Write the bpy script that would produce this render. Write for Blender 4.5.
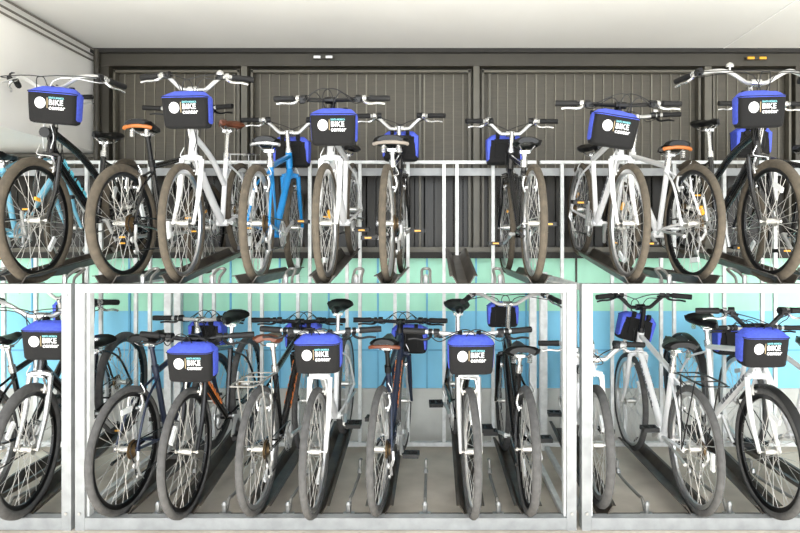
import bpy, math, random
from mathutils import Matrix, Vector
random.seed(7)
R = math.radians
sin, cos, pi = math.sin, math.cos, math.pi
SC = bpy.context.scene
COL = SC.collection
for o in list(bpy.data.objects): bpy.data.objects.remove(o)

# ---------------------------------------------------------------- camera, sky, light, exposure
EYE = 1.52; FPX = 640.0; CX = 432.0; CY = 242.0
cd = bpy.data.cameras.new('camera'); cam = bpy.data.objects.new('camera', cd); COL.objects.link(cam)
cam.location = (0, 0, EYE); cam.rotation_euler = (R(90), 0, 0)
cd.sensor_width = 36; cd.lens = 36 * FPX / 800; cd.shift_x = (400 - CX) / 800; cd.shift_y = (CY - 266.5) / 800
cd.clip_start = .05
SC.camera = cam
w = bpy.data.worlds.new('sky'); SC.world = w; w.use_nodes = True
nt = w.node_tree; bg = nt.nodes['Background']
bg.inputs[0].default_value = (.93, .97, 1, 1); bg.inputs[1].default_value = 1.0
# sky overhead, plus an added glow behind the camera that lights the interior
tcw = nt.nodes.new('ShaderNodeTexCoord'); vd = nt.nodes.new('ShaderNodeVectorMath'); vd.operation = 'DOT_PRODUCT'
vd.inputs[1].default_value = Vector((0, -1, .0)).normalized(); nt.links.new(tcw.outputs['Generated'], vd.inputs[0])
mx = nt.nodes.new('ShaderNodeMath'); mx.operation = 'MAXIMUM'; mx.inputs[1].default_value = 0; nt.links.new(vd.outputs['Value'], mx.inputs[0])
pw_ = nt.nodes.new('ShaderNodeMath'); pw_.operation = 'POWER'; pw_.inputs[1].default_value = 7; nt.links.new(mx.outputs[0], pw_.inputs[0])
ma = nt.nodes.new('ShaderNodeMath'); ma.operation = 'MULTIPLY_ADD'; ma.inputs[1].default_value = 5.6; ma.inputs[2].default_value = .95
nt.links.new(pw_.outputs[0], ma.inputs[0]); nt.links.new(ma.outputs[0], bg.inputs[1])
sd = bpy.data.lights.new('sun', 'SUN'); sun = bpy.data.objects.new('sun', sd); COL.objects.link(sun)
sd.energy = 10.5; sd.angle = R(4); sd.color = (1, .97, .92)
sun.rotation_euler = (R(22), R(0), R(8))
SC.view_settings.view_transform = 'Standard'; SC.view_settings.look = 'None'
SC.view_settings.gamma = 1; SC.view_settings.use_curve_mapping = False
SC.view_settings.exposure = 0.46

def X(px, d): return (px - CX) / FPX * d
def Z(py, d): return EYE - (py - CY) / FPX * d

# ---------------------------------------------------------------- materials
def srgb(c): return tuple(((v/255)/12.92 if v/255 <= .04045 else ((v/255+.055)/1.055)**2.4) for v in c) + (1,)
MATS = {}
def mat(name, c, rough=.5, metal=0., var=.0, scale=8., bump=0., coat=0., c2=None, stretch=(1, 1, 1), spec=.5):
    if name in MATS: return MATS[name]
    m = bpy.data.materials.new(name); m.use_nodes = True; n = m.node_tree.nodes; l = m.node_tree.links
    b = n['Principled BSDF']; b.inputs['Base Color'].default_value = srgb(c)
    b.inputs['Roughness'].default_value = rough; b.inputs['Metallic'].default_value = metal
    b.inputs['Coat Weight'].default_value = coat; b.inputs['Specular IOR Level'].default_value = spec
    tc = n.new('ShaderNodeTexCoord'); mp = n.new('ShaderNodeMapping'); l.new(tc.outputs['Object'], mp.inputs[0])
    mp.inputs['Scale'].default_value = stretch
    nz = n.new('ShaderNodeTexNoise'); nz.inputs['Scale'].default_value = scale; nz.inputs['Detail'].default_value = 6
    l.new(mp.outputs[0], nz.inputs['Vector'])
    rp = n.new('ShaderNodeValToRGB'); rp.color_ramp.elements[0].position = .3; rp.color_ramp.elements[1].position = .7
    k = 1 - var
    rp.color_ramp.elements[0].color = srgb(c2) if c2 else srgb([v*k for v in c]); rp.color_ramp.elements[1].color = srgb(c)
    l.new(nz.outputs['Fac'], rp.inputs[0]); l.new(rp.outputs[0], b.inputs['Base Color'])
    if bump:
        bp = n.new('ShaderNodeBump'); bp.inputs['Strength'].default_value = bump; bp.inputs['Distance'].default_value = .004
        l.new(nz.outputs['Fac'], bp.inputs['Height']); l.new(bp.outputs[0], b.inputs['Normal'])
    MATS[name] = m; return m

mat('galvanised', (166, 168, 168), .6, .0, .12, 14, .05)
mat('galvanised_bar', (234, 236, 234), .5, .0, .12, 20)
mat('tray_steel', (92, 86, 78), .42, .3, .4, 9, .1, c2=(56, 48, 40))
mat('bolt_steel', (200, 200, 198), .3, .8, .1)
mat('tyre_dusty', (92, 83, 70), .9, 0, .2, 30, .2)
mat('tyre_grey', (88, 87, 86), .9, 0, .2, 30, .2)
mat('tyre_dark', (52, 50, 48), .85, 0, .2, 30, .2)
mat('rim_silver', (206, 206, 206), .3, .85, .05)
mat('rim_black', (16, 16, 17), .35, .3, .05)
mat('spoke', (214, 212, 208), .3, .7, .05)
mat('hub', (215, 213, 208), .28, .8, .05)
mat('chrome', (222, 222, 220), .22, .85, .04)
mat('alloy', (205, 205, 203), .35, .6, .06)
mat('black_metal', (13, 13, 15), .35, .2, .1)
mat('black_plastic', (14, 14, 15), .5, 0, .1)
mat('rubber_grip', (18, 17, 17), .7, 0, .1)
mat('saddle_black', (9, 9, 10), .4, 0, .1, spec=.35)
mat('saddle_brown', (122, 66, 40), .45, 0, .15, coat=.2)
mat('saddle_tan', (190, 112, 52), .5, 0, .15)
mat('saddle_bumper', (150, 140, 128), .6, 0, .1)
mat('cassette', (128, 104, 70), .4, .7, .3, 60)
mat('amber', (238, 172, 48), .3, 0, .05)
mat('reflector_white', (235, 238, 238), .25, 0, .05)
mat('reflector_red', (170, 24, 22), .3, 0, .05)
mat('paint_white', (236, 236, 236), .28, 0, .04, coat=.5)
mat('paint_black', (12, 12, 14), .26, .1, .1, coat=.6)
mat('paint_azure', (24, 140, 212), .28, 0, .06, coat=.5)
mat('paint_paleblue', (130, 200, 226), .3, 0, .06, coat=.5)
mat('paint_navy', (34, 44, 66), .3, .1, .1, coat=.5)
mat('decal_cyan', (110, 214, 236), .35)
mat('decal_orange', (238, 128, 34), .35)
mat('decal_white', (232, 232, 232), .35)
mat('decal_grey', (96, 98, 104), .35)
mat('bag_black', (13, 12, 12), .9, 0, .15, 80, .3)
mat('bag_blue', (80, 100, 222), .75, 0, .15, 60, .3)
mat('badge_white', (240, 240, 238), .6)
mat('badge_grey', (188, 196, 200), .6)
mat('print_teal', (120, 190, 196), .6)
mat('print_tan', (170, 150, 112), .6)
mat('ceiling_paint', (226, 225, 221), .9, 0, .03, 1.2)
mat('wall_paint', (244, 242, 237), .9, 0, .04, 1.5)
mat('mint_paint', (186, 244, 216), .75, 0, .07, 5, stretch=(1, 1, .3))
mat('blue_paint', (146, 220, 252), .7, 0, .10, 3.5, .05, stretch=(1, 1, .5))
mat('blue_trim', (120, 190, 226), .7, 0, .08)
mat('concrete_wall', (214, 214, 208), .9, 0, .12, 4, .2)
mat('floor_concrete', (226, 216, 202), .85, 0, .3, 3.2, .2, c2=(190, 180, 166))
mat('pavement', (226, 223, 216), .9, 0, .08, 2, .1)
mat('beam_dark', (62, 58, 49), .55, 0, .12, 6)
mat('beam_light', (94, 90, 79), .5, 0, .1, 6)
mat('screen_mesh', (82, 77, 66), .6, 0, .12, 30, .1, stretch=(.3, 1, 4))
mat('screen_rib', (126, 121, 107), .5, 0, .1)
mat('dark_pane', (44, 40, 33), .35, 0, .25, 3, c2=(30, 27, 22), spec=.3)
mat('steel_grey', (150, 148, 142), .4, .3, .2)
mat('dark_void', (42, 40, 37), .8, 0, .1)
mat('wire_grey', (120, 116, 108), .6)

# ---------------------------------------------------------------- mesh collecting
class MB:
    def __init__(s): s.v = []; s.f = []; s.m = []; s.sm = []; s.mi = 0; s.T = None
    def _add(s, vs, fs, smooth=True):
        k = len(s.v)
        if s.T is not None: vs = [s.T @ Vector(p) for p in vs]
        s.v += [tuple(p) for p in vs]
        for f in fs: s.f.append([i + k for i in f]); s.m.append(s.mi); s.sm.append(smooth)
        return s
    def tube(s, pts, r, n=8, cap=True, flat=1.0):
        pts = [Vector(p) for p in pts]; N = len(pts)
        rs = r if isinstance(r, (list, tuple)) else [r]*N
        tg = [(pts[min(i+1, N-1)] - pts[max(i-1, 0)]).normalized() for i in range(N)]
        u = tg[0].orthogonal().normalized()
        if abs(tg[0].x) < .9: 
            u = Vector((1, 0, 0)); u = (u - tg[0]*u.dot(tg[0])).normalized()
        vs = []
        for i in range(N):
            u = (u - tg[i]*u.dot(tg[i])); u = u.normalized() if u.length > 1e-6 else tg[i].orthogonal().normalized()
            w_ = tg[i].cross(u)
            for k in range(n):
                a = 2*pi*k/n; vs.append(pts[i] + (u*cos(a) + w_*sin(a)*flat)*rs[i])
        fs = [[i*n+k, i*n+(k+1) % n, (i+1)*n+(k+1) % n, (i+1)*n+k] for i in range(N-1) for k in range(n)]
        if cap: fs += [list(range(n))[::-1], [(N-1)*n+k for k in range(n)]]
        return s._add(vs, fs)
    def ring(s, R_, prof, n=48, c=(0, 0, 0), a0=0, a1=2*pi):
        # revolve profile [(x, r)] about X axis; closed profile
        closed = abs(a1 - a0 - 2*pi) < 1e-6; N = n if closed else n+1; P = len(prof); vs = []
        for i in range(N):
            a = a0 + (a1-a0)*i/n
            for (x, r) in prof: vs.append((c[0]+x, c[1]+(R_+r)*cos(a), c[2]+(R_+r)*sin(a)))
        fs = []
        for i in range(n):
            j = (i+1) % N
            for k in range(P):
                q = (k+1) % P; fs.append([i*P+k, i*P+q, j*P+q, j*P+k])
        return s._add(vs, fs)
    def torus(s, R_, r, n=48, m=8, c=(0, 0, 0), a0=0, a1=2*pi, squash=1):
        return s.ring(R_, [(r*cos(2*pi*k/m), r*squash*sin(2*pi*k/m)) for k in range(m)], n, c, a0, a1)
    def cyl(s, a, b, r, n=12, r2=None): return s.tube([a, b], [r, r if r2 is None else r2], n)
    def box(s, c, d, rot=None):
        M = Matrix.Translation(c) @ (rot or Matrix.Identity(4))
        vs = [M @ Vector((x*d[0]/2, y*d[1]/2, z*d[2]/2)) for x in (-1, 1) for y in (-1, 1) for z in (-1, 1)]
        return s._add(vs, [[0, 1, 3, 2], [4, 6, 7, 5], [0, 4, 5, 1], [2, 3, 7, 6], [0, 2, 6, 4], [1, 5, 7, 3]], False)
    def loft(s, rings, cap=True, smooth=True):
        n = len(rings[0]); N = len(rings); vs = [p for r in rings for p in r]
        fs = [[i*n+k, i*n+(k+1) % n, (i+1)*n+(k+1) % n, (i+1)*n+k] for i in range(N-1) for k in range(n)]
        if cap: fs += [list(range(n))[::-1], [(N-1)*n+k for k in range(n)]]
        return s._add(vs, fs, smooth)
    def prism(s, prof, y0, y1, off=(0, 0)):   # profile (x,z) swept y0->y1, closed
        r0 = [(x, y0, z) for x, z in prof]; r1 = [(x+off[0], y1, z+off[1]) for x, z in prof]
        return s.loft([r0, r1], True, False)
    def mesh(s, name, mats):
        me = bpy.data.meshes.new(name); me.from_pydata(s.v, [], s.f)
        for m in mats: me.materials.append(MATS[m])
        me.polygons.foreach_set('material_index', s.m); me.polygons.foreach_set('use_smooth', s.sm)
        import bmesh
        b = bmesh.new(); b.from_mesh(me); bmesh.ops.recalc_face_normals(b, faces=b.faces)
        for e in b.edges:
            if len(e.link_faces) == 2 and e.calc_face_angle(0) > R(42): e.smooth = False
        b.to_mesh(me); b.free()
        return me

def link(name, me, parent=None, T=None):
    o = bpy.data.objects.new(name, me); COL.objects.link(o)
    if parent: o.parent = parent
    if T is not None: o.matrix_basis = T
    return o
def part(name, mb, mats, parent=None, T=None):
    if isinstance(mats, str): mats = [mats]
    return link(name, mb.mesh(name, mats), parent, T)
def tag(o, label=None, cat=None, group=None, kind=None):
    if label: o['label'] = label
    if cat: o['category'] = cat
    if group: o['group'] = group
    if kind: o['kind'] = kind
    return o
def empty(name, loc=(0, 0, 0)):
    o = bpy.data.objects.new(name, None); COL.objects.link(o); o.location = loc; o.empty_display_size = .1; return o
def struct(name, mb, mats, T=None): return tag(part(name, mb, mats, None, T), kind='structure')
def smooth_path(pts, k=5):
    P = [Vector(p) for p in pts]; P = [P[0]*2-P[1]] + P + [P[-1]*2-P[-2]]; out = []
    for i in range(1, len(P)-2):
        for j in range(k):
            t = j/k; a, b, c, d = P[i-1:i+3]
            out.append(.5*((2*b)+(c-a)*t+(2*a-5*b+4*c-d)*t*t+(3*b-a-3*c+d)*t**3))
    out.append(P[-2]); return out

# ---------------------------------------------------------------- the place
WD = 4.9      # the painted back wall
def slab(name, x0, x1, y0, y1, z0, z1, m):
    b = MB(); b.box(((x0+x1)/2, (y0+y1)/2, (z0+z1)/2), (x1-x0, y1-y0, z1-z0)); return struct(name, b, m)
LW = X(97, WD)                    # left wall plane
CH = Z(52, WD)                    # ceiling height
slab('floor', -6, 6, 3.05, WD+.2, -.1, 0, 'floor_concrete')
slab('floor_pavement', -14, 14, -3, 3.05, -.12, -.015, 'pavement')
slab('ceiling', LW-.3, 6, 1.9, WD+.3, CH, CH+.2, 'ceiling_paint')
lz = Z(152, WD)
slab('trim_ceiling_joint', 2.186, 2.194, 1.9, 4.84, CH-.003, CH+.01, 'badge_white')
slab('wall_left', LW-.3, LW, 1.9, WD+.3, lz, CH, 'wall_paint')
slab('wall_far_left', -4.2, -4.0, 3.05, WD+.3, -.05, lz, 'wall_paint')
slab('ceiling_left', -4.2, LW-.3, 1.9, WD+.3, lz, lz+.2, 'wall_paint')
slab('wall_right', 4.6, 4.8, 3.05, WD+.3, -.05, CH, 'wall_paint')
z_m, z_b, z_c = Z(258, WD), Z(311, WD), Z(388, WD)
b = MB(); b.box((0, WD+.06, (z_m+z_b)/2), (8.6, .12, z_m-z_b)); struct('wall_back_mint', b, 'mint_paint')
b = MB(); b.box((0, WD+.06, (z_b+z_c)/2), (8.6, .12, z_b-z_c))
struct('wall_back_blue', b, 'blue_paint')
b = MB(); b.box((0, WD+.05, z_c/2), (8.6, .14, z_c)); struct('wall_back_concrete', b, 'concrete_wall')
# vertical joints of the painted wall and a horizontal board line
for i, px in enumerate([33, 84, 130, 182, 231, 280, 329, 378, 427, 476, 526, 576, 625, 674, 724, 775, 826]):
    b = MB(); b.box((X(px, WD), WD-.006, (z_m+z_c)/2), (.012, .02, z_m-z_c)); struct('trim_%d' % (i+1), b, 'beam_dark' if px > 560 or px in (84, 182) else 'blue_trim')
b = MB(); b.box((0, WD-.004, Z(350, WD)), (8.6, .012, .012)); struct('trim_board_line', b, 'blue_trim')
# screen wall of dark framed mesh panels above
zt, zs, zp = CH, Z(68, WD), Z(252, WD)
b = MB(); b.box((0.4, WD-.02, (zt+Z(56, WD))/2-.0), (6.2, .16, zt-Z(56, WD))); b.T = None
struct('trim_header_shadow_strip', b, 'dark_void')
slab('trim_header', LW+.02, 6, WD-.06, WD+.1, zs, Z(56, WD), 'beam_dark')
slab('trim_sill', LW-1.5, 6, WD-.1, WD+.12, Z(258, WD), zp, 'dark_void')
slab('trim_sill_top', LW-1.5, 6, WD-.08, WD+.12, zp, Z(247, WD), 'beam_light')
b = MB(); b.cyl((LW+.045, WD-.09, CH-.01), (LW+.045, WD-.09, Z(250, WD)), .022, 10)
struct('trim_corner_pipe', b, 'beam_dark')
n_ = 0
frames = [(100, 112), (243, 249), (473, 479), (702, 709), (792, 800)]
for a, c in frames:
    n_ += 1
    slab('trim_mullion_%d' % n_, X(a, WD), X(c, WD), WD-.05, WD+.1, zp, zs, 'beam_light' if n_ in (2, 3, 4) else 'beam_dark')
for i, (a, c) in enumerate([(-90, 100), (112, 243), (249, 473), (479, 702), (709, 792), (800, 960)]):
    x0, x1 = X(a, WD), X(c, WD)
    if a < 0: x0 = -4.0
    p = empty('window_%d' % (i+1)); tag(p, kind='structure'); p.location = ((x0+x1)/2, WD, zp)
    ht = zs - zp; wd = x1-x0
    if a < 0: ht = lz - zp
    b = MB(); b.box((0, .06, ht/2), (wd, .02, ht)); part('mesh_panel', b, 'screen_mesh', p)
    hz = Z(176, WD)-zp; b = MB(); b.box((0, .045, hz/2+.01), (wd-.06, .012, hz)); part('lower_pane', b, 'dark_pane', p)
    b = MB()
    for sx in (-1, 1): b.box((sx*(wd/2-.028), .0, ht/2), (.018, .05, ht-.03))
    for z in (.02, ht-.03): b.box((0, 0, z), (wd-.04, .05, .018))
    part('inner_frame', b, 'beam_light', p)
    b = MB(); k = int(wd/.0725)
    for j in range(1, k):
        x = -wd/2 + j*wd/k; b.box((x, .045, ht/2), (.007 if j % 6 else .011, .012, ht-.04))
    part('ribs', b, 'screen_rib', p)
    if i in (2, 3):
        x = X(420 if i == 2 else 490, WD)-(x0+x1)/2
        b = MB(); b.box((x, .03, ht/2), (.018, .03, ht-.05)); part('stile', b, 'beam_light', p)
# small things on the header, conduits along the ceiling corner
for i, px in enumerate((323, 757)):
    p = empty('marker_light', (X(px, WD-.1), WD-.085, Z(57 if px < 400 else 58, WD-.1)))
    tag(p, 'small pale twin fitting on dark header beam, left of centre' if px < 400 else 'small yellow twin fitting on dark header beam above right black cruiser', 'light fitting', 'fittings on the header beam')
    b = MB(); b.box((0, 0, 0), (.16, .02, .02)); part('housing', b, 'beam_dark', p)
    for s in (-1, 1):
        b = MB(); b.box((s*.045, -.012, 0), (.05, .014, .018)); part('lens', b, 'decal_white' if px < 400 else 'amber', p)
for j, (dx, dz, nm) in enumerate(((.03, -.012, 'upper'), (.012, -.05, 'middle'), (.012, -.09, 'lower'))):
    b = MB(); b.tube(smooth_path([(LW+dx, 2.0, CH+dz), (LW+dx, 4.0, CH+dz-.004), (LW+dx, WD-.08, CH+dz)]), .007, 6)
    tag(part('conduit_wire', b, 'wire_grey'), 'thin grey wire along the left ceiling corner, %s of three' % nm, 'wire', 'wires along the ceiling corner')

# ---------------------------------------------------------------- two-tier racks
FD = 3.37                         # depth of the rack front face
U_TRAY, L_TRAY = 1.29, .062        # tray heights
U_D, L_D = 3.60, 3.46             # depth of near axle
BAR_D = 4.68
UP_SLOTS = [(-35, 0), (36, 1), (122, 0), (186, 1), (255, 0), (328, 1), (390, 0), (462, 1), (533, 0), (625, 1), (695, 0), (770, 1), (838, 0)]
LO_SLOTS = [(-25, 0), (31, 1), (126, 0), (190, 1), (259, 0), (317, 1), (380, 0), (470, 1), (527, 0), (600, 1), (694, 0), (765, 1), (840, 0)]
def tray(x, z, y0, y1, rise, parent, steel='tray_steel'):
    b = MB(); t = .004
    # gull-wing channel: inner width .05, walls rising .045 and flaring
    pr = [(-.075, .05), (-.06, .05), (-.03, .0), (.03, .0), (.06, .05), (.075, .05), (.075, .054), (.057, .054), (.026, .005), (-.026, .005), (-.057, .054), (-.075, .054)]
    b.prism(pr, y0, y1, (0, rise))
    return part('wheel_tray', b, steel, parent, Matrix.Translation((x, 0, z-.004)))
def hoop(x, z, parent, low):
    b = MB()
    if low:
        b.tube(smooth_path([(x, 3.5, z+.005), (x, 3.54, z+.055), (x, 3.62, z+.045), (x, 3.98, z+.03), (x, 4.02, z+.1), (x, 4.1, z+.08)], 4), .009, 6)
    else:
        b.tube(smooth_path([(x-.025, 3.5, z), (x-.022, 3.52, z+.05), (x-.02, 3.62, z+.09), (x+.02, 3.62, z+.09), (x+.022, 3.52, z+.05), (x+.025, 3.5, z)], 4), .008, 6)
    part('lift_handle', b, 'steel_grey', parent)
    b = MB(); b.box((x, 3.44, z+.002), (.06, .09, .008)); b.cyl((x, 3.46, z), (x, 3.46, z+.055), .013, 8); b.tube([(x, 3.46, z+.055), (x, 3.46, z+.07)], [.017, .008], 8)
    if low:
        part('anchor_bolt', b, 'bolt_steel', parent); b = MB(); b.tube([(x+.0, 3.99, z+.035), (x, 3.99, z+.06)], [.016, .01], 8)
    part('anchor_bolt', b, 'bolt_steel', parent)
def rack(px0, px1, xr, side, label):
    x0, x1 = X(px0, FD), X(px1, FD)
    r = empty('bicycle_rack', ((x0+x1)/2, FD, 0)); tag(r, label, 'bike rack', 'two-tier bike racks')
    def P(nm, b, m): o = part(nm, b, m, r); o.location = -r.location; return o
    h = Z(284, FD); pw = .05
    for s, x in ((0, x0+pw/2), (1, x1-pw/2)):
        b = MB(); b.box((x, FD+.03, h/2), (pw, .06, h)); P('front_post', b, 'galvanised')
        b = MB(); xi = x + (pw/2+.006)*(1 if s == 0 else -1); 
        b.box((xi, FD+.05, h/2), (.012, .05, h-.1)); P('post_flange', b, 'galvanised_bar')
        b = MB()
        for z in (.09, h-.06): b.tube([(x, FD-.002, z), (x, FD-.008, z)], .008, 8)
        P('post_bolt', b, 'bolt_steel')
        b = MB(); b.box((x, BAR_D, h/2), (.05, .05, h)); 
        if not (s == 0 and side == 'left'): P('rear_post', b, 'galvanised_bar')
    b = MB(); b.box(((x0+x1)/2, FD+.03, h-.024), (x1-x0-2*pw-.002, .058, .046)); P('upper_front_rail', b, 'galvanised')
    b = MB(); b.box(((x0+x1)/2, FD+.1, h-.01), (x1-x0-2*pw-.002, .08, .012)); P('upper_rail_ledge', b, 'tray_steel')
    b = MB(); b.box(((x0+x1)/2, FD+.03, .034), (x1-x0-2*pw-.002, .058, .062)); P('lower_front_rail', b, 'galvanised')
    b = MB(); b.box(((x0+x1)/2, FD+.1, .06-.03), (x1-x0-2*pw-.002, .08, .012)); P('lower_rail_ledge', b, 'tray_steel')
    zr = Z(161, BAR_D)
    b = MB(); b.box(((x0+x1)/2, BAR_D, zr-.01), (x1-x0, .035, .022)); P('rear_top_rail', b, 'galvanised_bar')
    b = MB(); b.box(((x0+x1)/2, BAR_D+.05, zr-.075), (x1-x0, .02, .055)); P('rear_mid_rail', b, 'galvanised')
    b = MB(); b.box(((x0+x1)/2, BAR_D, .045), (x1-x0, .04, .03)); P('rear_bottom_rail', b, 'galvanised_bar')
    for s in (x0+.04, x1-.04):
        for z in (.03, h-.03):
            b = MB(); b.box((s, (FD+BAR_D)/2, z), (.03, BAR_D-FD-.1, .03)); P('side_rail', b, 'galvanised_bar')
    for px, full in xr:
        x = X(px, BAR_D); zt_ = zr-.02 if full else Z(258, BAR_D)
        b = MB(); b.box((x, BAR_D, (zt_+.06)/2), (.024, .024, zt_-.06)); P('rear_upright', b, 'galvanised_bar')
    for sl, z0, d0 in ((UP_SLOTS, U_TRAY, 3.42), (LO_SLOTS, L_TRAY, 3.42)):
        prev = None
        for px, up in sl:
            x = X(px, U_D if z0 > 1 else L_D)
            if x0-.1 < x < x1+.1:
                tray(x, z0, d0, BAR_D-.06 if not up else 4.55, .0 if not up else .135, r).location += -r.location
            if prev is not None and x0+.05 < (x+prev)/2 < x1-.05:
                k0 = set(r.children); hoop((x+prev)/2, z0-.015, r, z0 < 1)
                for c in r.children:
                    if c not in k0: c.location = -r.location
            prev = x
    return r
rack(-430, 71, [(4, 1), (36, 0), (87, 1), (101, 1)], 'left', 'pale galvanised two-tier bicycle rack cut off by the left edge')
rack(75, 576.5, [(136, 0), (150, 1), (201, 1), (214, 0), (250, 1), (262, 0), (298, 0), (310, 1), (347, 0), (360, 1), (395, 0), (408, 1), (444, 1), (457, 1), (493, 1), (541, 0), (562, 1)], 'middle', 'pale galvanised two-tier bicycle rack filling the middle, both front posts visible')
rack(582, 1080, [(612, 0), (625, 1), (661, 0), (674, 1), (711, 0), (724, 1), (762, 0), (775, 1)], 'right', 'pale galvanised two-tier bicycle rack at right, front post beside the tall gap')

# ---------------------------------------------------------------- bicycles
WHEELS = {}
def wheel_meshes(Rw, tw, tyre, rim, rear):
    key = (Rw, tw, tyre, rim, rear)
    if key in WHEELS: return WHEELS[key]
    out = {}
    b = MB(); b.torus(Rw-tw, tw, 64, 10, squash=1.0)
    out['tyre'] = b.mesh('tyre', [tyre])
    rr = Rw-2*tw
    b = MB(); b.ring(rr, [(-.012, .004), (-.013, -.008), (-.006, -.02), (.006, -.02), (.013, -.008), (.012, .004)], 64)
    out['rim'] = b.mesh('rim', [rim])
    b = MB(); N = 32; hw = .032
    for i in range(N):
        s = 1 if i % 2 else -1; a = 2*pi*i/N; cr = (1 if (i//2) % 2 else -1)*R(55)
        hr = .024
        b.tube([(s*hw, hr*cos(a+cr), hr*sin(a+cr)), (s*.002, (rr-.016)*cos(a), (rr-.016)*sin(a))], .00165, 4, False)
    out['spokes'] = b.mesh('spokes', ['spoke'])
    b = MB(); b.cyl((-.034, 0, 0), (.034, 0, 0), .017, 12)
    for s in (-1, 1): b.cyl((s*.030, 0, 0), (s*.034, 0, 0), .028, 16)
    b.cyl((-.058, 0, 0), (.058, 0, 0), .006, 8)
    for s in (-1, 1): b.cyl((s*.05, 0, 0), (s*.062, 0, 0), .011, 8)
    out['hub'] = b.mesh('hub', ['hub'])
    b = MB(); a = R(200); rm = rr-.09
    b.box((.006, rm*cos(a), rm*sin(a)), (.012, .028, .09), Matrix.Rotation(a, 4, 'X'))
    out['reflector'] = b.mesh('reflector', ['reflector_white'])
    b = MB(); a = R(80)
    b.box((.006, .12*cos(a), .12*sin(a)), (.012, .05, .018), Matrix.Rotation(a+pi/2, 4, 'X'))
    out['spoke_reflector'] = b.mesh('spoke_reflector', ['amber'])
    if rear:
        b = MB()
        for k in range(7):
            r_ = .052-.0048*k; x = .036+.0036*k
            b.ring(0, [(x, .012), (x, r_), (x+.002, r_), (x+.002, .012)], 28)
        out['cassette'] = b.mesh('cassette', ['cassette'])
    WHEELS[key] = out; return out
def make_wheel(name, parent, T, Rw, tw, tyre, rim, rear, spin):
    ms = wheel_meshes(Rw, tw, tyre, rim, rear)
    w_ = link(name, ms['rim'], parent, T @ Matrix.Rotation(spin, 4, 'X'))
    for k in ('tyre', 'spokes', 'hub', 'reflector', 'spoke_reflector', 'cassette'):
        if k in ms and not (k == 'spoke_reflector' and (spin > 1.5 or parent.location.z < 1)): link(k, ms[k], w_)
    return w_

def saddle_mesh(kind):
    b = MB(); L = .27; wmax = {'wide': .105, 'mid': .082, 'slim': .074}[kind]
    th = .055 if kind == 'wide' else .045
    rings = []
    for i in range(13):
        t = i/12; y = -.13 + L*t
        wv = wmax*(1-t)**.9 * 1.0 + .019
        if t < .18: wv *= (.62 + .38*math.sin(t/.18*pi/2))
        if t > .55: wv = max(wv*.82, .019)
        if t == 1: wv = .008
        zt = .012*(1-2*t)**2 - (.012 if t > .9 else 0) + (.008 if t < .15 else 0)
        dn = th*(1 - .45*t)
        if t < .05: dn *= .6; zt -= .01
        ring = []
        for k in range(14):
            a = 2*pi*k/14; cx, cz = cos(a), sin(a)
            z = zt + (.018*cz if cz > 0 else dn*cz*(.9 if abs(cx) > .5 else .35))
            if cz > 0: z -= .012*abs(cx)**2
            ring.append((wv*math.copysign(abs(cx)**.75, cx), y, z))
        rings.append(ring)
    b.loft(rings); return b
def ht(y): return y

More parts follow.
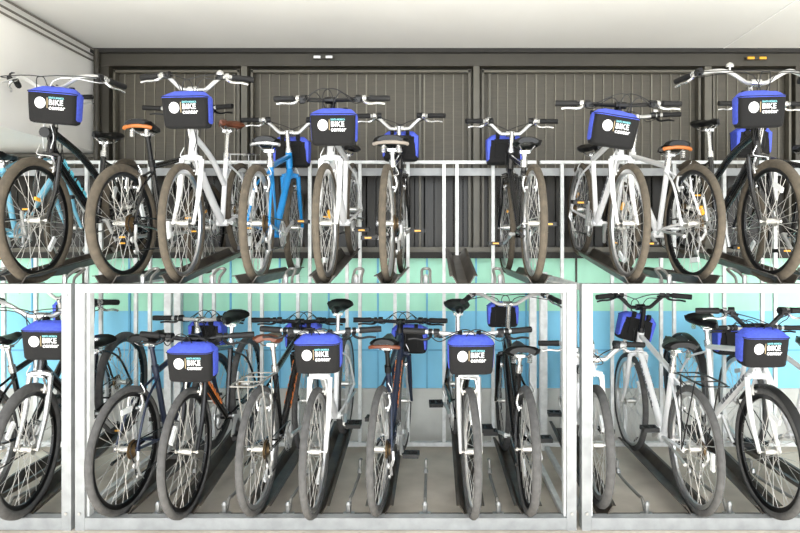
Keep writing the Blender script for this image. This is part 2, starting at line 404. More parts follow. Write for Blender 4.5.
def bike(name, near_x, face, tier, P, label):
    """near_x: world x of the bicycle; face 'F' front wheel near, 'R' rear wheel near"""
    up = tier == 'U'
    z0 = U_TRAY if up else L_TRAY
    dn = P.get('d', U_D if up else L_D)
    Rw = P.get('R', .334 if up else .338); tw = P.get('tw', .0205)-.0015
    WB = P.get('wb', 1.06)
    root = empty(name); tag(root, label, 'bicycle', 'bicycles on the upper tier' if up else 'bicycles on the lower tier')
    pitch = 0
    if face == 'F':
        rise = P.get('rise', .13); pitch = math.asin(rise/WB)
        # local front contact stays at (near_x, dn, z0)
        M = Matrix.Translation((near_x, dn, z0)) @ Matrix.Rotation(P.get('roll', 0), 4, 'Y') @ Matrix.Rotation(R(180)+P.get('yaw', 0), 4, 'Z') @ Matrix.Rotation(-pitch, 4, 'X') @ Matrix.Translation((0, -WB, 0))
        # pitching lifts the contact circle a touch
        root.matrix_world = Matrix.Translation((0, 0, Rw*(1-cos(pitch)))) @ M
        ybar, ysad = dn+.2, dn+.85
    else:
        root.matrix_world = Matrix.Translation((near_x, dn, z0)) @ Matrix.Rotation(P.get('roll', 0), 4, 'Y') @ Matrix.Rotation(P.get('yaw', 0), 4, 'Z')
        ybar, ysad = dn+WB-.2, dn+.22
    def hgt(py, d, add): return Z(py, d)-z0-add
    hb = hgt(P['bar'], ybar, .03 if face == 'F' else 0) if 'bar' in P else 1.02
    hs = hgt(P['sad'], ysad, .11 if face == 'F' else 0) if 'sad' in P else .95
    fc = P['col']; mt = {'white': 'paint_white', 'black': 'paint_black', 'azure': 'paint_azure', 'paleblue': 'paint_paleblue', 'navy': 'paint_navy'}[fc]
    tyre = P.get('tyre', 'tyre_dusty' if up else 'tyre_grey'); rim = P.get('rim', 'rim_silver')
    BB = Vector((0, .43, Rw-.055)); RA = Vector((0, 0, Rw)); FA = Vector((0, WB, Rw))
    ca, sa = cos(R(71)), sin(R(71))
    A = FA - Vector((0, .045/sa, 0)); ax = Vector((0, -ca, sa))
    steer = P.get('steer', 0)
    S = Matrix.Translation(A) @ Matrix.Rotation(steer, 4, ax) @ Matrix.Translation(-A)
    t0 = (Rw+tw+.06)/1.0*.0 + .40; hl = P.get('hl', .15); t1 = t0+hl
    H0, H1 = A+ax*t0, A+ax*t1
    sdir = Vector((0, -cos(R(73)), sin(R(73))))
    tst = P.get('st', .46); ST = BB + sdir*tst
    # frame
    b = MB(); step = P.get('step', .0); ot = P.get('ot', .019)
    DT0 = H0+ax*.025
    if P.get('curve'):
        b.tube(smooth_path([H0+ax*.02, (DT0+BB)/2+Vector((0, -.03, -.05)), BB], 6), ot+.004, 10)
        b.tube(smooth_path([H1-ax*.03, (H1*.55+ST*.45)+Vector((0, -.02, -.10-step)), BB+sdir*(tst*.55)], 6), ot-.002, 10)
    else:
        b.cyl(DT0, BB, ot+.003, 10)
        b.cyl(H1-ax*.03, BB+sdir*(tst-.03-step), ot-.002, 10)
    b.cyl(H0, H1, .023, 12)
    b.cyl(BB, ST, .0165, 10)
    b.cyl(BB+Vector((-.036, 0, 0)), BB+Vector((.036, 0, 0)), .023, 12)
    for s in (-1, 1):
        b.tube(smooth_path([BB+Vector((s*.02, -.03, 0)), BB*.55+RA*.45+Vector((s*.042, .06, 0)), RA+Vector((s*.062, .0, 0))], 4), .009, 7)
        b.tube(smooth_path([ST+sdir*(-.06-step*.5)+Vector((s*.012, 0, 0)), ST*.5+RA*.5+Vector((s*.045, -.02, .03)), RA+Vector((s*.062, 0, 0))], 4), .0075, 7)
        b.box(RA+Vector((s*.062, .01, 0)), (.006, .04, .03))
    b.cyl(BB*.42+RA*.58+Vector((-.045, .0, .0)) + Vector((0, .06, 0)), BB*.42+RA*.58+Vector((.045, .06, 0)), .006, 6)
    fr = part('frame', b, mt, root)
    if P.get('decal'):
        n_d = P.get('nd', 6); d0 = DT0.lerp(BB, .16); d1 = DT0.lerp(BB, .72); dd = (d1-d0).normalized()
        nrm = Vector((1, 0, 0)).cross(dd)
        for s in (-1, 1):
            b = MB()
            for k in range(n_d):
                p0 = d0.lerp(d1, k/n_d); p1 = d0.lerp(d1, (k+.78)/n_d); hh = ot*.62
                vs = [p0+nrm*hh, p0-nrm*hh, p0.lerp(p1, .45)-nrm*hh, p1.lerp(p0, .3)+nrm*(hh if k % 2 else -hh*.1), p1-nrm*hh, p1+nrm*hh]
                vs = [v+Vector((s*(ot+.0032), 0, 0)) for v in vs]
                bt = [v-Vector((s*.003, 0, 0)) for v in vs]
                b.loft([bt, vs], True, False)
            dl = part('frame_decal', b, P['decal'], fr); dl['label'] = 'stripe lettering along the down tube'
    # front assembly
    fork_m = P.get('fork', mt)
    b = MB(); fw = .055; crown = A+ax*(t0-.025)
    b.cyl(crown-ax*.012+Vector((-.0, 0, 0)), H0, .02, 10)
    b.tube([crown+Vector((-fw, 0, 0)), crown+Vector((-fw*.5, 0, .008)), crown+Vector((fw*.5, 0, .008)), crown+Vector((fw, 0, 0))], .018, 8)
    if P.get('sus'):
        b.mi = 1
        for s in (-1, 1): b.cyl(crown+Vector((s*fw, 0, 0)), crown+Vector((s*fw, 0, 0))-ax*.13, .0135, 10)
        b.mi = 0
        for s in (-1, 1):
            b.tube([crown+Vector((s*fw, 0, 0))-ax*.11, crown+Vector((s*fw, 0, 0))-ax*.13, FA+Vector((s*fw, .0, .01)), FA+Vector((s*fw, 0, -.012))], [.019, .0185, .015, .011], 10)
    else:
        for s in (-1, 1):
            b.tube(smooth_path([crown+Vector((s*fw, 0, 0)), (crown*.45+A*.55)+Vector((s*fw, .0, 0)), FA+Vector((s*fw, 0, 0))], 5), [.0155]*6+[.013, .012, .011, .0105, .010], 10)
    part('fork', b, [fork_m, 'chrome'], root, S)
    # steerer and stem
    hc = Vector((0, 0, 0)); tb = (hb-Rw)/sa
    hcl = A+ax*tb + Vector((0, .07, 0))
    b = MB(); b.cyl(H1, A+ax*(tb-.0), .0155, 10); b.tube([H1, H1+ax*.03], [.024, .017], 10)
    b.cyl(A+ax*(tb-.012), hcl, .015, 10); b.cyl(hcl+Vector((-.03, 0, 0)), hcl+Vector((.03, 0, 0)), .021, 10)
    part('stem', b, P.get('stem', 'chrome' if P.get('barm', 'alloy') != 'black_metal' else 'black_metal'), root, S)
    bt = P.get('bt', 'flat'); W = P.get('bw', .31)
    if bt == 'flat':  half = [(0, 0, 0), (.08, 0, .002), (W-.12, -.02, .012), (W, -.045, .014)]
    elif bt == 'riser': half = [(0, 0, 0), (.05, 0, 0), (.075, -.002, .008), (.145, -.012, .072), (.18, -.02, .08), (W-.11, -.04, .082), (W, -.075, .074)]
    elif bt == 'cruise': half = [(0, 0, 0), (.05, 0.005, 0), (.08, .01, .012), (.15, .01, .055), (.20, -.01, .07), (.25, -.05, .07), (W, -.12, .055), (W+.04, -.21, .035)]
    hf = [Vector(p) for p in half]
    path = [Vector((-p.x, p.y, p.z)) for p in hf[::-1][:-1]] + hf
    path = smooth_path([hcl+p for p in path], 4)
    b = MB(); b.tube(path, .0125 if bt == 'flat' else .0122, 8)
    bar = part('handlebar', b, P.get('barm', 'alloy'), root, S)
    for s in (-1, 1):
        e1 = hcl+Vector((s*hf[-1].x, hf[-1].y, hf[-1].z)); e0 = hcl+Vector((s*hf[-2].x, hf[-2].y, hf[-2].z)); d = (e1-e0).normalized()
        b = MB(); g0 = e1-d*.115
        b.tube([g0, g0+d*.01, g0+d*.05, g0+d*.10, g0+d*.122], [.0165, .018, .0165, .0175, .0165], 10)
        part('grip', b, 'rubber_grip', bar)
        b = MB(); c0 = g0-d*.03
        fwd = Vector((0, 1, 0)); fwd = (fwd - d*fwd.dot(d)).normalized(); dnv = (fwd*.8-Vector((0, 0, .6))).normalized()
        lm = P.get('lever', 'chrome' if bt != 'flat' else 'black_metal')
        b.cyl(c0-d*.008, c0+d*.012, .019, 10)
        b.tube(smooth_path([c0, c0+dnv*.035, c0+dnv*.055+d*.03, c0+dnv*.05+d*.08, c0+dnv*.058+d*.118], 4), [.011]*4+[.008]*4+[.0065]*9, 7)
        part('brake_lever', b, lm, bar)
        b = MB(); c1 = c0-d*.035
        b.tube([c1-d*.012, c1+d*.018], .021, 10); b.box(c1+dnv*.018, (.03, .03, .022)); b.tube([c1+dnv*.02, c1+dnv*.03-d*.03], .007, 6)
        part('shifter', b, 'black_plastic', bar)
        # cables
        b = MB(); 
        b.tube(smooth_path([c0+dnv*.03, c0+dnv*.07-d*.06+Vector((0, .01, .01)), hcl+Vector((s*.06, .09, .03)), H1+Vector((-s*.025, .06, -.02)), H0+Vector((-s*.02, .03, .02))], 5), .0028, 5)
        part('cable', b, 'black_plastic' if not P.get('lightcable') else 'alloy', bar)
        b = MB()
        b.tube(smooth_path([c1+dnv*.02, c1+dnv*.06-d*.03+Vector((0, .03, .03)), hcl+Vector((s*.03, .10, .055)), hcl+Vector((-s*.03, .10, .0)), DT0+Vector((-s*.02, -.02, 0))], 5), .0028, 5)
        part('gear_cable', b, 'black_plastic', bar)
    if P.get('bell'):
        s = P['bell']; q = hcl+Vector((s*.15, -.012, .09 if bt != 'flat' else .03)); b = MB()
        b.tube([q, q+Vector((0, 0, .006)), q+Vector((0, 0, .02)), q+Vector((0, 0, .028))], [.022, .024, .018, .005], 12); b.cyl(q-Vector((0, 0, .02)), q, .006, 6)
        part('bell', b, 'chrome', bar)
    spin = random.uniform(0, 6.28)
    make_wheel('front_wheel', root, S @ Matrix.Translation(FA), Rw, tw, tyre, rim, False, spin)
    make_wheel('rear_wheel', root, Matrix.Translation(RA), Rw, tw, tyre, rim, True, random.uniform(0, 6.28))
    # brakes
    for nm, c, TT in (('front_brake', crown+Vector((0, .03, -.035)), S), ('rear_brake', ST*.36+RA*.64+Vector((0, -.02, .1)), Matrix.Identity(4))):
        b = MB()
        for s in (-1, 1):
            b.tube(smooth_path([c+Vector((s*.03, 0, -.055)), c+Vector((s*.042, .008, -.01)), c+Vector((s*.034, .008, .035))], 4), .007, 6)
            b.box(c+Vector((s*.026, -.005, -.03)), (.012, .05, .012))
        b.tube(smooth_path([c+Vector((-.034, .008, .035)), c+Vector((0, .01, .04)), c+Vector((.05, .01, .05)), c+Vector((.03, .005, .1))], 4), .003, 5)
        part(nm, b, 'alloy' if fc == 'white' else 'chrome', root, TT)
    # saddle
    q = BB + sdir*((hs-.045-BB.z)/sdir.z); q0 = ST-sdir*.02
    b = MB(); b.cyl(q0, q, .0135, 10); b.cyl(ST-sdir*.03, ST+sdir*.012, .021, 10); b.tube([q-sdir*.02, q+sdir*.01], .019, 10)
    part('seatpost', b, P.get('post', 'chrome'), root)
    sk = P.get('sk', 'mid'); sm = P.get('sm', 'saddle_black')
    TS = Matrix.Translation(q+Vector((0, -.005, .05))) @ Matrix.Rotation(P.get('tilt', R(2)), 4, 'X')
    sdl = part('saddle', saddle_mesh(sk), sm, root, TS)
    b = MB()
    for s in (-1, 1):
        b.tube(smooth_path([(s*.045, -.095, -.018), (s*.028, -.06, -.042), (s*.022, .03, -.044), (s*.012, .11, -.02)], 4), .004, 6)
    b.box((0, 0, -.046), (.06, .04, .016))
    if sk == 'wide' or P.get('rim_edge') == 'saddle_tan':
        for s in (-1, 1):
            for k in range(4): b.tube([(s*.045, -.085, -.03-k*.011), (s*.045, -.085, -.036-k*.011)], [.016, .013], 10)
    part('saddle_rails', b, 'chrome', sdl)
    if P.get('rim_edge'):
        b = MB(); wv = {'wide': .1, 'mid': .082, 'slim': .074}[sk]
        pts = [(wv*sin(a)*1.03, -.128-.0+.03*(1-cos(a)), -.012-.012*(1-cos(a))) for a in [R(t) for t in range(-80, 81, 16)]]
        b.tube(pts, .011, 8); e = part('saddle_bumper', b, P['rim_edge'], sdl)
    # cranks
    ang = P.get('crank', random.uniform(0, pi)); b = MB()
    cr = Vector((0, cos(ang), sin(ang)))
    for r_, x in ((.092, .045), (.074, .051)):
        b.ring(0, [(x, r_-.014), (x, r_), (x+.003, r_), (x+.003, r_-.014)], 40, BB)
    for k in range(5):
        a = ang+2*pi*k/5; b.tube([BB+Vector((.05, 0, 0)), BB+Vector((.05, .083*cos(a), .083*sin(a)))], [.012, .007], 6)
    b.cyl(BB-Vector((.06, 0, 0)), BB+Vector((.06, 0, 0)), .01, 8)
    ends = []
    for s in (-1, 1):
        e = BB+Vector((s*.085, 0, 0))+cr*(.17*s); ends.append((s, e))
        b.tube([BB+Vector((s*.06, 0, 0)), BB+Vector((s*.07, 0, 0))+cr*(.09*s), e], [.015, .011, .012], 8)
    ck = part('crankset', b, 'alloy', root)
    for s, e in ends:
        b = MB(); c = e+Vector((s*.055, 0, 0))
        b.cyl(e, e+Vector((s*.1, 0, 0)), .007, 8)
        for y in (-.034, .034): b.box(c+Vector((0, y, 0)), (.09, .013, .024))
        for x in (-.04, .0, .04): b.box(c+Vector((x, 0, 0)), (.011, .06, .02))
        pd = part('pedal', b, 'black_plastic', ck)
        for y in (-.042, .042):
            if not up and not P.get('amber'): break
            b = MB(); b.box(c+Vector((0, y, 0)), (.04, .005, .010)); part('pedal_reflector', b, 'amber', pd)
    # chain and derailleur
    b = MB(); x = .046; r1, r2 = .088, .04
    sd_ = (BB-RA).normalized(); up_ = Vector((0, -sd_.z, sd_.y))
    DJ = RA+Vector((x, .01, -.09)); DL = RA+Vector((x, .045, -.155))
    loop = [RA+Vector((x, 0, 0))+up_*r2, BB+Vector((x, 0, 0))+up_*r1] + [BB+Vector((x, r1*cos(a), r1*sin(a))) for a in (R(60), R(30), 0, R(-30), R(-60), R(-90), R(-115))] + [DL, DL+Vector((0, -.025, .01)), DJ, RA+Vector((x, -r2, 0)), RA+Vector((x, -r2*.6, r2*.8)), RA+Vector((x, 0, 0))+up_*r2]
    b.tube(loop, .0045, 4); part('chain', b, 'black_metal', root)
    b = MB(); b.tube([RA+Vector((.07, -.0, -.01)), RA+Vector((.075, -.01, -.05)), DJ+Vector((.016, 0, 0))], .009, 7)
    b.tube([DJ+Vector((.01, 0, 0)), DL+Vector((.01, 0, 0))], .008, 6, flat=.6)
    for c in (DJ, DL): b.cyl(c-Vector((.004, 0, 0)), c+Vector((.006, 0, 0)), .02, 12)
    part('derailleur', b, 'alloy', root)
    if P.get('stand', True):
        b = MB(); k0 = BB*.5+RA*.5+Vector((-.05, .05, -.01)); b.tube([k0, k0+Vector((-.01, -.28, -.03)), k0+Vector((-.012, -.30, -.035))], [.009, .008, .011], 7)
        part('kickstand', b, 'alloy' if fc == 'white' else 'black_metal', root)
    if P.get('fender'):
        for nm, c, TT, a0, a1 in (('front_fender', FA, S, R(20), R(150)), ('rear_fender', RA, Matrix.Identity(4), R(30), R(190))):
            b = MB(); b.ring(Rw+.014, [(-.026, -.006), (-.016, .003), (.016, .003), (.026, -.006), (.015, .0), (-.015, .0)], 28, c, a0, a1)
            for s in (-1, 1):
                b.tube([c+Vector((s*.06, 0, 0)), c+Vector((s*.026, (Rw+.012)*cos(R(150)), (Rw+.012)*sin(R(150))))], .003, 5)
            part(nm, b, P['fender'], root, TT)
    if P.get('carrier'):
        b = MB(); zc = Rw*2+.06
        for s in (-1, 1):
            b.tube(smooth_path([(s*.06, .12, zc-.01), (s*.065, .02, zc), (s*.065, -.22, zc), (s*.04, -.27, zc)], 4), .005, 6)
            b.tube([(s*.065, .02, zc), (s*.066, .0, Rw)], .004, 6); b.tube([(s*.065, -.16, zc), (s*.066, .0, Rw)], .004, 6)
        for y in (-.27, -.15, -.03, .08): b.tube([(-.062, y, zc), (.062, y, zc)], .004, 6)
        part('rear_carrier', b, P['carrier'] if P['carrier'] is not True else 'alloy', root)
    if P.get('light'):
        c = hcl+Vector((-.0, .05, -.05)) if not P.get('bag') else H1+Vector((0, .05, -.03)); b = MB()
        b.tube([c, c+Vector((0, .01, 0)), c+Vector((0, .05, 0))], [.02, .028, .03], 12); part('headlight', b, 'black_plastic', root, S)
    if P.get('rear_ref', False):
        c = ST+sdir*.03+Vector((0, -.03, 0)); b = MB(); b.box(c, (.045, .012, .03)); part('rear_reflector', b, 'reflector_red' if face == 'R' else 'reflector_white', root)
    root['_hc'] = 0; del root['_hc']
    if P.get('bag'): handlebar_bag(root.matrix_world @ S, hcl, P, face, tier)
    return root

# ---------------------------------------------------------------- handlebar bags
TXT = {}
def text_mesh(s, size, matn, heavy=0., shear=0.):
    key = (s, size)
    if key in TXT: return TXT[key]
    c = bpy.data.curves.new('lettering', 'FONT'); c.body = s; c.size = size; c.offset = heavy; c.shear = shear
    c.extrude = .0008; c.align_x = 'LEFT'; c.resolution_u = 3; c.space_character = 1.05
    o = bpy.data.objects.new('lettering_tmp', c); COL.objects.link(o)
    bpy.context.view_layer.update(); dg = bpy.context.evaluated_depsgraph_get()
    me = bpy.data.meshes.new_from_object(o.evaluated_get(dg)); bpy.data.objects.remove(o)
    me.materials.clear(); me.materials.append(MATS[matn]); TXT[key] = me; return me
def srect(hx, hy, cy, z, n=20, p=.45):
    out = []
    for k in range(n):
        a = 2*pi*(k+.5)/n; c, s = cos(a), sin(a)
        out.append((hx*math.copysign(abs(c)**p, c), cy+hy*math.copysign(abs(s)**p, s), z))
    return out
BAGM = {}
def bag_meshes():
    if BAGM: return BAGM
    # local: +Y the front panel, z centre of the bag, width along X. Total about .29 x .15 x .215
    b = MB(); rings = []
    for z, hx, hy in ((-.108, .112, .052), (-.102, .128, .064), (-.09, .134, .069), (.0, .139, .071), (.058, .141, .071), (.064, .138, .069)):
        rings.append(srect(hx, hy, 0, z, 28, .33))
    b.loft(rings); BAGM['body'] = b.mesh('body', ['bag_black'])
    b = MB(); rings = []
    for z, hx, hy, cy in ((.060, .1425, .074, 0), (.070, .142, .073, 0), (.080, .138, .064, -.008), (.091, .126, .05, -.018), (.099, .106, .034, -.026), (.102, .07, .018, -.03)):
        rings.append([(x_, y_, z_-(.012*abs(x_/.14)**3+.003*sin(x_*70+y_*40) if z > .075 else 0)) for x_, y_, z_ in srect(hx, hy, cy, z, 28, .4)])
    b.loft(rings); BAGM['lid'] = b.mesh('lid', ['bag_blue'])
    for s, nm in ((-1, 'side_panel_l'), (1, 'side_panel_r')):
        b = MB(); rings = []
        for z, hy, hx in ((-.088, .030, .0), (-.075, .047, .007), (0, .052, .008), (.05, .056, .007), (.062, .056, .004)):
            rings.append([(s*(.1345+z*.03+hx*(1 if abs(q) < .8 else .3)), -.014+hy*q, z) for q in (-1, -.7, -.2, .3, .75, 1)] + [(s*.11, -.014+hy*q, z) for q in (1, 0, -1)])
        b.loft(rings); BAGM[nm] = b.mesh('side_panel', ['bag_blue'])
    b = MB()
    for x in (-.06, .06):
        b.box((x, -.078, .02), (.026, .01, .16)); b.tube([(x-.013, -.088+.02*0, .09), (x+.013, -.088, .09)], .022, 12)
    b.box((0, -.08, .05), (.17, .012, .03))
    BAGM['strap'] = b.mesh('strap', ['bag_black'])
    b = MB(); b.tube(smooth_path([(-.143, .03, .063), (-.12, .075, .066), (0, .0785, .066), (.12, .075, .066), (.143, .03, .063)], 6), .0028, 5)
    BAGM['zip'] = b.mesh('zip', ['bag_black'])
    b = MB(); n = 28
    disc = lambda r0, r1, y0, y1, mi: (setattr(b, 'mi', mi), b.loft([[(r0*cos(2*pi*k/n), y0, r0*sin(2*pi*k/n)) for k in range(n)], [(r1*cos(2*pi*k/n), y1, r1*sin(2*pi*k/n)) for k in range(n)]]))
    disc(.031, .031, 0, .0018, 0)
    b.mi = 1
    for rr in (.0165, .023):
        b.loft([[(rr*cos(2*pi*k/n), .0012, rr*sin(2*pi*k/n)) for k in range(n)], [(rr*cos(2*pi*k/n), .0024, rr*sin(2*pi*k/n)) for k in range(n)], [((rr-.0022)*cos(2*pi*k/n), .0024, (rr-.0022)*sin(2*pi*k/n)) for k in range(n)]], False)
    b.box((0, .0016, 0), (.016, .002, .003)); b.box((0, .0016, 0.005), (.003, .002, .011))
    BAGM['badge'] = b.mesh('badge', ['badge_white', 'badge_grey'])
    b = MB(); b.box((0, 0, 0), (.0035, .002, .058)); BAGM['divider'] = b.mesh('divider', ['print_tan'])
    BAGM['t1'] = text_mesh('SANTA MONICA', .0145, 'print_teal', .0004)
    BAGM['t2'] = text_mesh('BIKE', .041, 'badge_white', .0008)
    BAGM['t3'] = text_mesh('center', .034, 'badge_white', .0005, .1)
    return BAGM
def handlebar_bag(MW, hcl, P, face, tier):
    bm = bag_meshes(); off = P.get('bagoff', (0, 0, 0))
    r = empty('handlebar_bag')
    r.matrix_world = MW @ Matrix.Translation(hcl+Vector((off[0], .11+off[1], -.105+off[2]))) @ Matrix.Rotation(P.get('bagroll', 0), 4, 'Y') @ Matrix.Rotation(P.get('bagyaw', 0), 4, 'Z')
    tag(r, P['bag'], 'bag', 'black and blue handlebar bags')
    sb = P.get('bags', .9 if tier == 'U' else .86); r.scale = (sb, sb, sb*1.1)
    link('body', bm['body'], r); link('lid', bm['lid'], r); link('side_panel', bm['side_panel_l'], r); link('side_panel', bm['side_panel_r'], r)
    link('strap', bm['strap'], r); link('zip', bm['zip'], r)
    yf = .0715
    link('badge', bm['badge'], r, Matrix.Translation((.058, yf, .004)))
    link('divider', bm['divider'], r, Matrix.Translation((.018, yf, .006)))
    RT = Matrix.Rotation(pi, 4, 'Z') @ Matrix.Rotation(pi/2, 4, 'X')
    for k, z, sx in (('t1', .030, .78), ('t2', -.004, 1.0), ('t3', -.03, 1.0)):
        link('lettering', bm[k], r, Matrix.Translation((.009, yf+.001, z)) @ RT @ Matrix.Diagonal((sx, 1, 1, 1)))

DB = dict
U = 'U'; L = 'L'
def ux(px): return X(px, U_D)
def lx(px): return X(px, L_D)
# upper tier, left to right
bike('bicycle', ux(-35), 'R', U, DB(col='paleblue', bar=112, sad=155, bt='riser', yaw=R(-1), ot=.02),
     'pale blue bicycle on the upper tier cut off by the left edge')
bike('bicycle', ux(41), 'F', U, DB(col='black', bar=91, sad=138, bt='cruise', bw=.28, tw=.027, R=.35, ot=.024, curve=True, decal='decal_cyan', nd=4, rim='rim_black', steer=R(2), lever='chrome', lightcable=True, light=True, tyre='tyre_dusty', yaw=R(-1),
     bag='blue-topped handlebar bag on the leftmost black cruiser of the upper tier', bagroll=R(-4), bagyaw=R(6), bagoff=(-.075, 0, .0)),
     'black cruiser bicycle with cyan lettering, facing out at the left end of upper tier')
bike('bicycle', ux(124), 'R', U, DB(col='black', bar=112, sad=127, bt='flat', tw=.026, sk='mid', sm='saddle_black', rim_edge='saddle_tan', rim='rim_black', post='black_metal', yaw=R(-5)),
     'black bicycle with orange-edged sprung saddle, rear wheel out, upper tier left')
bike('bicycle', ux(186), 'F', U, DB(col='white', bar=93, sad=127, bt='riser', bw=.32, bell=-1, tw=.022, steer=R(3), sm='saddle_brown', carrier=True, curve=True, fork='paint_white', yaw=R(-1),
     bag='handlebar bag on white upper-tier bicycle, below a round silver bell', bagroll=R(2), bagoff=(0, 0, -.012)),
     'white bicycle with brown saddle and rear carrier, front wheel out, upper tier')
bike('bicycle', ux(258), 'R', U, DB(col='azure', bar=133, sad=143, bt='riser', tw=.024, ot=.02, post='chrome', rim_edge='chrome', sk='mid', crank=R(30), yaw=R(1),
     bag='black bag with blue sides hanging beyond the bright blue bicycle handlebar', bagoff=(0, 0, -.01)),
     'bright azure blue bicycle, rear wheel out, on the upper tier')
bike('bicycle', ux(328), 'F', U, DB(col='white', bar=103, bt='flat', bw=.33, tw=.021, fork='paint_white', barm='black_metal', lever='chrome', sad=150, yaw=R(-1),
     bag='handlebar bag on white flat-bar bicycle right of the bright blue bicycle', bagoff=(-.035, 0, -.05)),
     'white flat-bar bicycle, front wheel out, right of the bright blue one')
bike('bicycle', ux(388), 'R', U, DB(col='black', bar=129, sad=142, bt='riser', tw=.021, sk='wide', rim_edge='saddle_bumper', crank=R(8), yaw=R(-1.5),
     bag='black bag behind grey-edged saddle, left of the empty upper tray', bagoff=(0, 0, 0)),
     'black bicycle seen edge-on from behind, grey-edged saddle, left of empty upper tray')
bike('bicycle', ux(533), 'R', U, DB(col='black', bar=134, sad=144, bt='riser', tw=.022, sk='mid', crank=R(160), bell=-1, yaw=R(1.5),
     bag='black bag with blue side beyond handlebar, right of the empty upper tray', bagoff=(-.03, 0, .01)),
     'black bicycle with wide black saddle, rear wheel out, right of empty upper tray')
bike('bicycle', ux(625), 'F', U, DB(col='white', bar=108, bt='flat', bw=.36, tw=.021, fork='paint_white', sad=150, barm='black_metal', lever='chrome', yaw=R(1), decal='decal_grey',
     bag='tilted handlebar bag on white upper-tier bicycle right of the post gap', bagroll=R(-9), bagoff=(.07, 0, -.03)),
     'white bicycle with flat bars, front wheel out, upper tier just right of post gap')
bike('bicycle', ux(692), 'R', U, DB(col='white', bar=118, sad=147, bt='flat', tw=.021, rim='rim_black', sk='mid', rim_edge='saddle_tan', sm='saddle_black', crank=R(20), tyre='tyre_dusty', yaw=R(5), decal='decal_grey', bell=1),
     'white bicycle with tan-edged saddle, rear wheel out, upper tier right')
bike('bicycle', ux(766), 'F', U, DB(col='black', bar=86, sad=126, bt='cruise', bw=.34, tw=.027, R=.345, ot=.024, curve=True, rim='rim_black', steer=R(-1), lever='chrome', post='chrome', bell=1, yaw=R(2),
     bag='blue-topped handlebar bag on the big black cruiser at upper right', bagroll=R(1), bagyaw=R(-6), bagoff=(.03, 0, -.05)),
     'black cruiser bicycle with swept silver handlebar, facing out at upper right')
bike('bicycle', ux(838), 'R', U, DB(col='black', bar=118, sad=146, bt='riser', tw=.024, yaw=R(2),
     bag='black and blue bag hidden partly behind the upper right cruiser', bagoff=(0, 0, -.05)),
     'black bicycle at far right of upper tier, mostly outside the frame')
# lower tier, left to right
bike('bicycle', lx(-25), 'R', L, DB(col='black', bar=298, sad=340, bt='riser', bag='blue-sided bag half hidden behind the left pair of rack posts', yaw=R(-1)),
     'black bicycle on the lower tier cut off by the left edge')
bike('bicycle', lx(31), 'F', L, DB(col='black', bar=312, sad=336, bt='cruise', bw=.28, tw=.027, R=.35, amber=True, fork='chrome', ot=.024, curve=True, rim='rim_black', steer=R(6), yaw=R(-.5),
     bag='handlebar bag left of the rack posts on the lower tier', bagoff=(-.09, 0, .005)),
     'black bicycle with chrome fork and swept bars, left of posts, lower tier')
bike('bicycle', lx(126), 'R', L, DB(col='navy', bar=320, sad=338, bt='flat', tw=.021, rim='rim_black', sk='mid', post='paint_navy', crank=R(200), yaw=R(-6),
     bag='black bag strapped behind the navy bicycle bars, facing the wall', bagoff=(.0, 0, .0)),
     'navy bicycle, rear wheel out, just right of the left posts, lower tier')
bike('bicycle', lx(190), 'F', L, DB(col='black', bar=333, sad=313, bt='flat', bw=.31, tw=.021, rim='rim_black', sus=False, fork='black_metal', decal='decal_orange', barm='black_metal', yaw=R(-1),
     bag='handlebar bag on black bicycle with orange lettering, lower tier left', bagoff=(-.03, 0, .015)),
     'black flat-bar bicycle with orange lettering, front wheel out, lower tier')
bike('bicycle', lx(259), 'R', L, DB(col='black', bar=322, sad=338, bt='flat', tw=.021, rim='rim_silver', sk='mid', sm='saddle_brown', post='chrome', carrier='steel_grey', decal='decal_orange', crank=R(0), barm='black_metal', yaw=R(-2.5),
     bag='black bag beyond the brown-saddled black bicycle, lower tier'),
     'black bicycle with brown saddle and orange stripe, rear wheel out, lower tier')
bike('bicycle', lx(317), 'F', L, DB(col='white', bar=328, sad=303, bt='flat', bw=.33, tw=.021, fork='paint_white', crank=R(185), yaw=R(-1),
     bag='handlebar bag on the white lower-tier bicycle left of the navy bicycle with orange stripe', bagoff=(-.015, 0, .03), bagroll=R(1)),
     'white bicycle, front wheel out, in the middle of the lower tier')
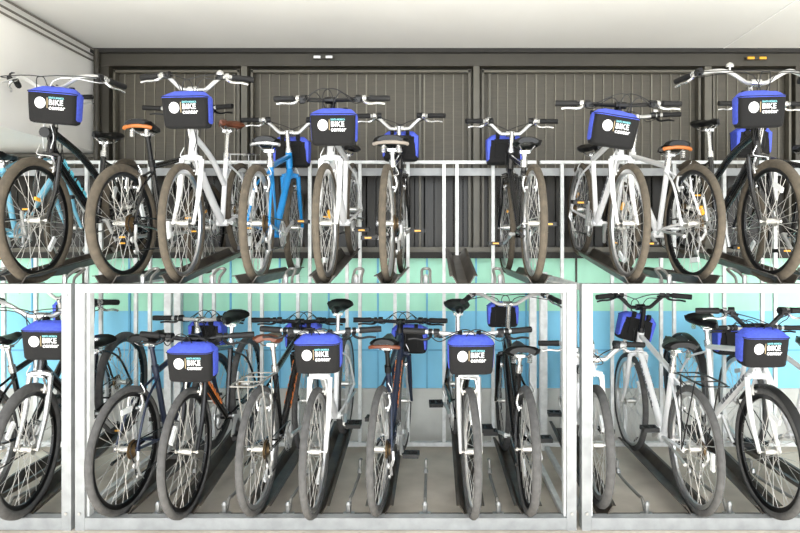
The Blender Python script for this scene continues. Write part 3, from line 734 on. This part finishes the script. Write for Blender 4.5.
bike('bicycle', lx(380), 'R', L, DB(col='navy', bar=322, sad=342, bt='flat', tw=.021, rim='rim_silver', sk='mid', sm='saddle_black', rim_edge='saddle_brown', decal='decal_orange', post='black_metal', crank=R(200), barm='black_metal', yaw=R(-4.5),
     bag='black and blue bag beyond navy bicycle with orange stripe, facing the wall', bagoff=(.05, 0, -.02)),
     'navy bicycle with orange stripe and brown-edged saddle, rear out, lower middle')
bike('bicycle', lx(470), 'F', L, DB(col='black', bar=329, sad=303, bt='flat', bw=.35, tw=.022, fork='alloy', crank=R(175), sus=False, yaw=R(3),
     bag='handlebar bag with extra black flap, fourth logo bag from left on lower tier', bagoff=(0, 0, .03)),
     'black bicycle with silver fork, seen edge-on from the front, lower tier')
bike('bicycle', lx(527), 'R', L, DB(col='black', bar=304, sad=350, bt='cruise', bw=.27, tw=.025, sk='wide', ot=.024, rim='rim_black', crank=R(170), curve=True, yaw=R(.5), bell=-1,
     bag='black bag high beyond the wide saddle near the right post gap', bagoff=(-.02, 0, .03), bags=.75),
     'black cruiser bicycle with wide black saddle, left of the right post gap')
bike('bicycle', lx(602), 'F', L, DB(col='white', bar=352, sad=350, bt='riser', bw=.3, tw=.026, d=3.56, R=.33, curve=True, fork='paint_white', crank=R(180), rise=.02, lightcable=True, steer=R(2), tyre='tyre_grey', yaw=R(-4)),
     'white bicycle half hidden by the right rack post, set further back, lower tier')
bike('bicycle', lx(694), 'R', L, DB(col='white', bar=307, sad=345, bt='riser', bw=.31, tw=.021, sk='wide', rim='rim_silver', barm='black_metal', lever='black_metal', carrier='black_metal', decal='decal_grey', crank=R(330), yaw=R(1), bell=-1,
     bag='black bag hanging beyond white bicycle bars, right of the post gap', bagoff=(.0, 0, -.04), bagroll=R(14), bags=.85),
     'white bicycle, rear wheel out, right of the posts, lower tier')
bike('bicycle', lx(765), 'F', L, DB(col='white', bar=322, sad=316, bt='riser', bw=.31, tw=.022, fork='paint_white', rim='rim_black', fender='black_plastic', decal='decal_grey', yaw=R(2), barm='black_metal', sk='wide',
     bag='rightmost handlebar bag of the lower row', bagoff=(.03, 0, .025)),
     'white bicycle with black fenders, front wheel out, lower right')
bike('bicycle', lx(840), 'R', L, DB(col='white', bar=330, sad=345, bt='flat', yaw=R(1),
     bag='blue and black bag behind white seatpost at lower right', bagoff=(-.1, 0, .02)),
     'white bicycle on the lower tier cut off by the right edge')
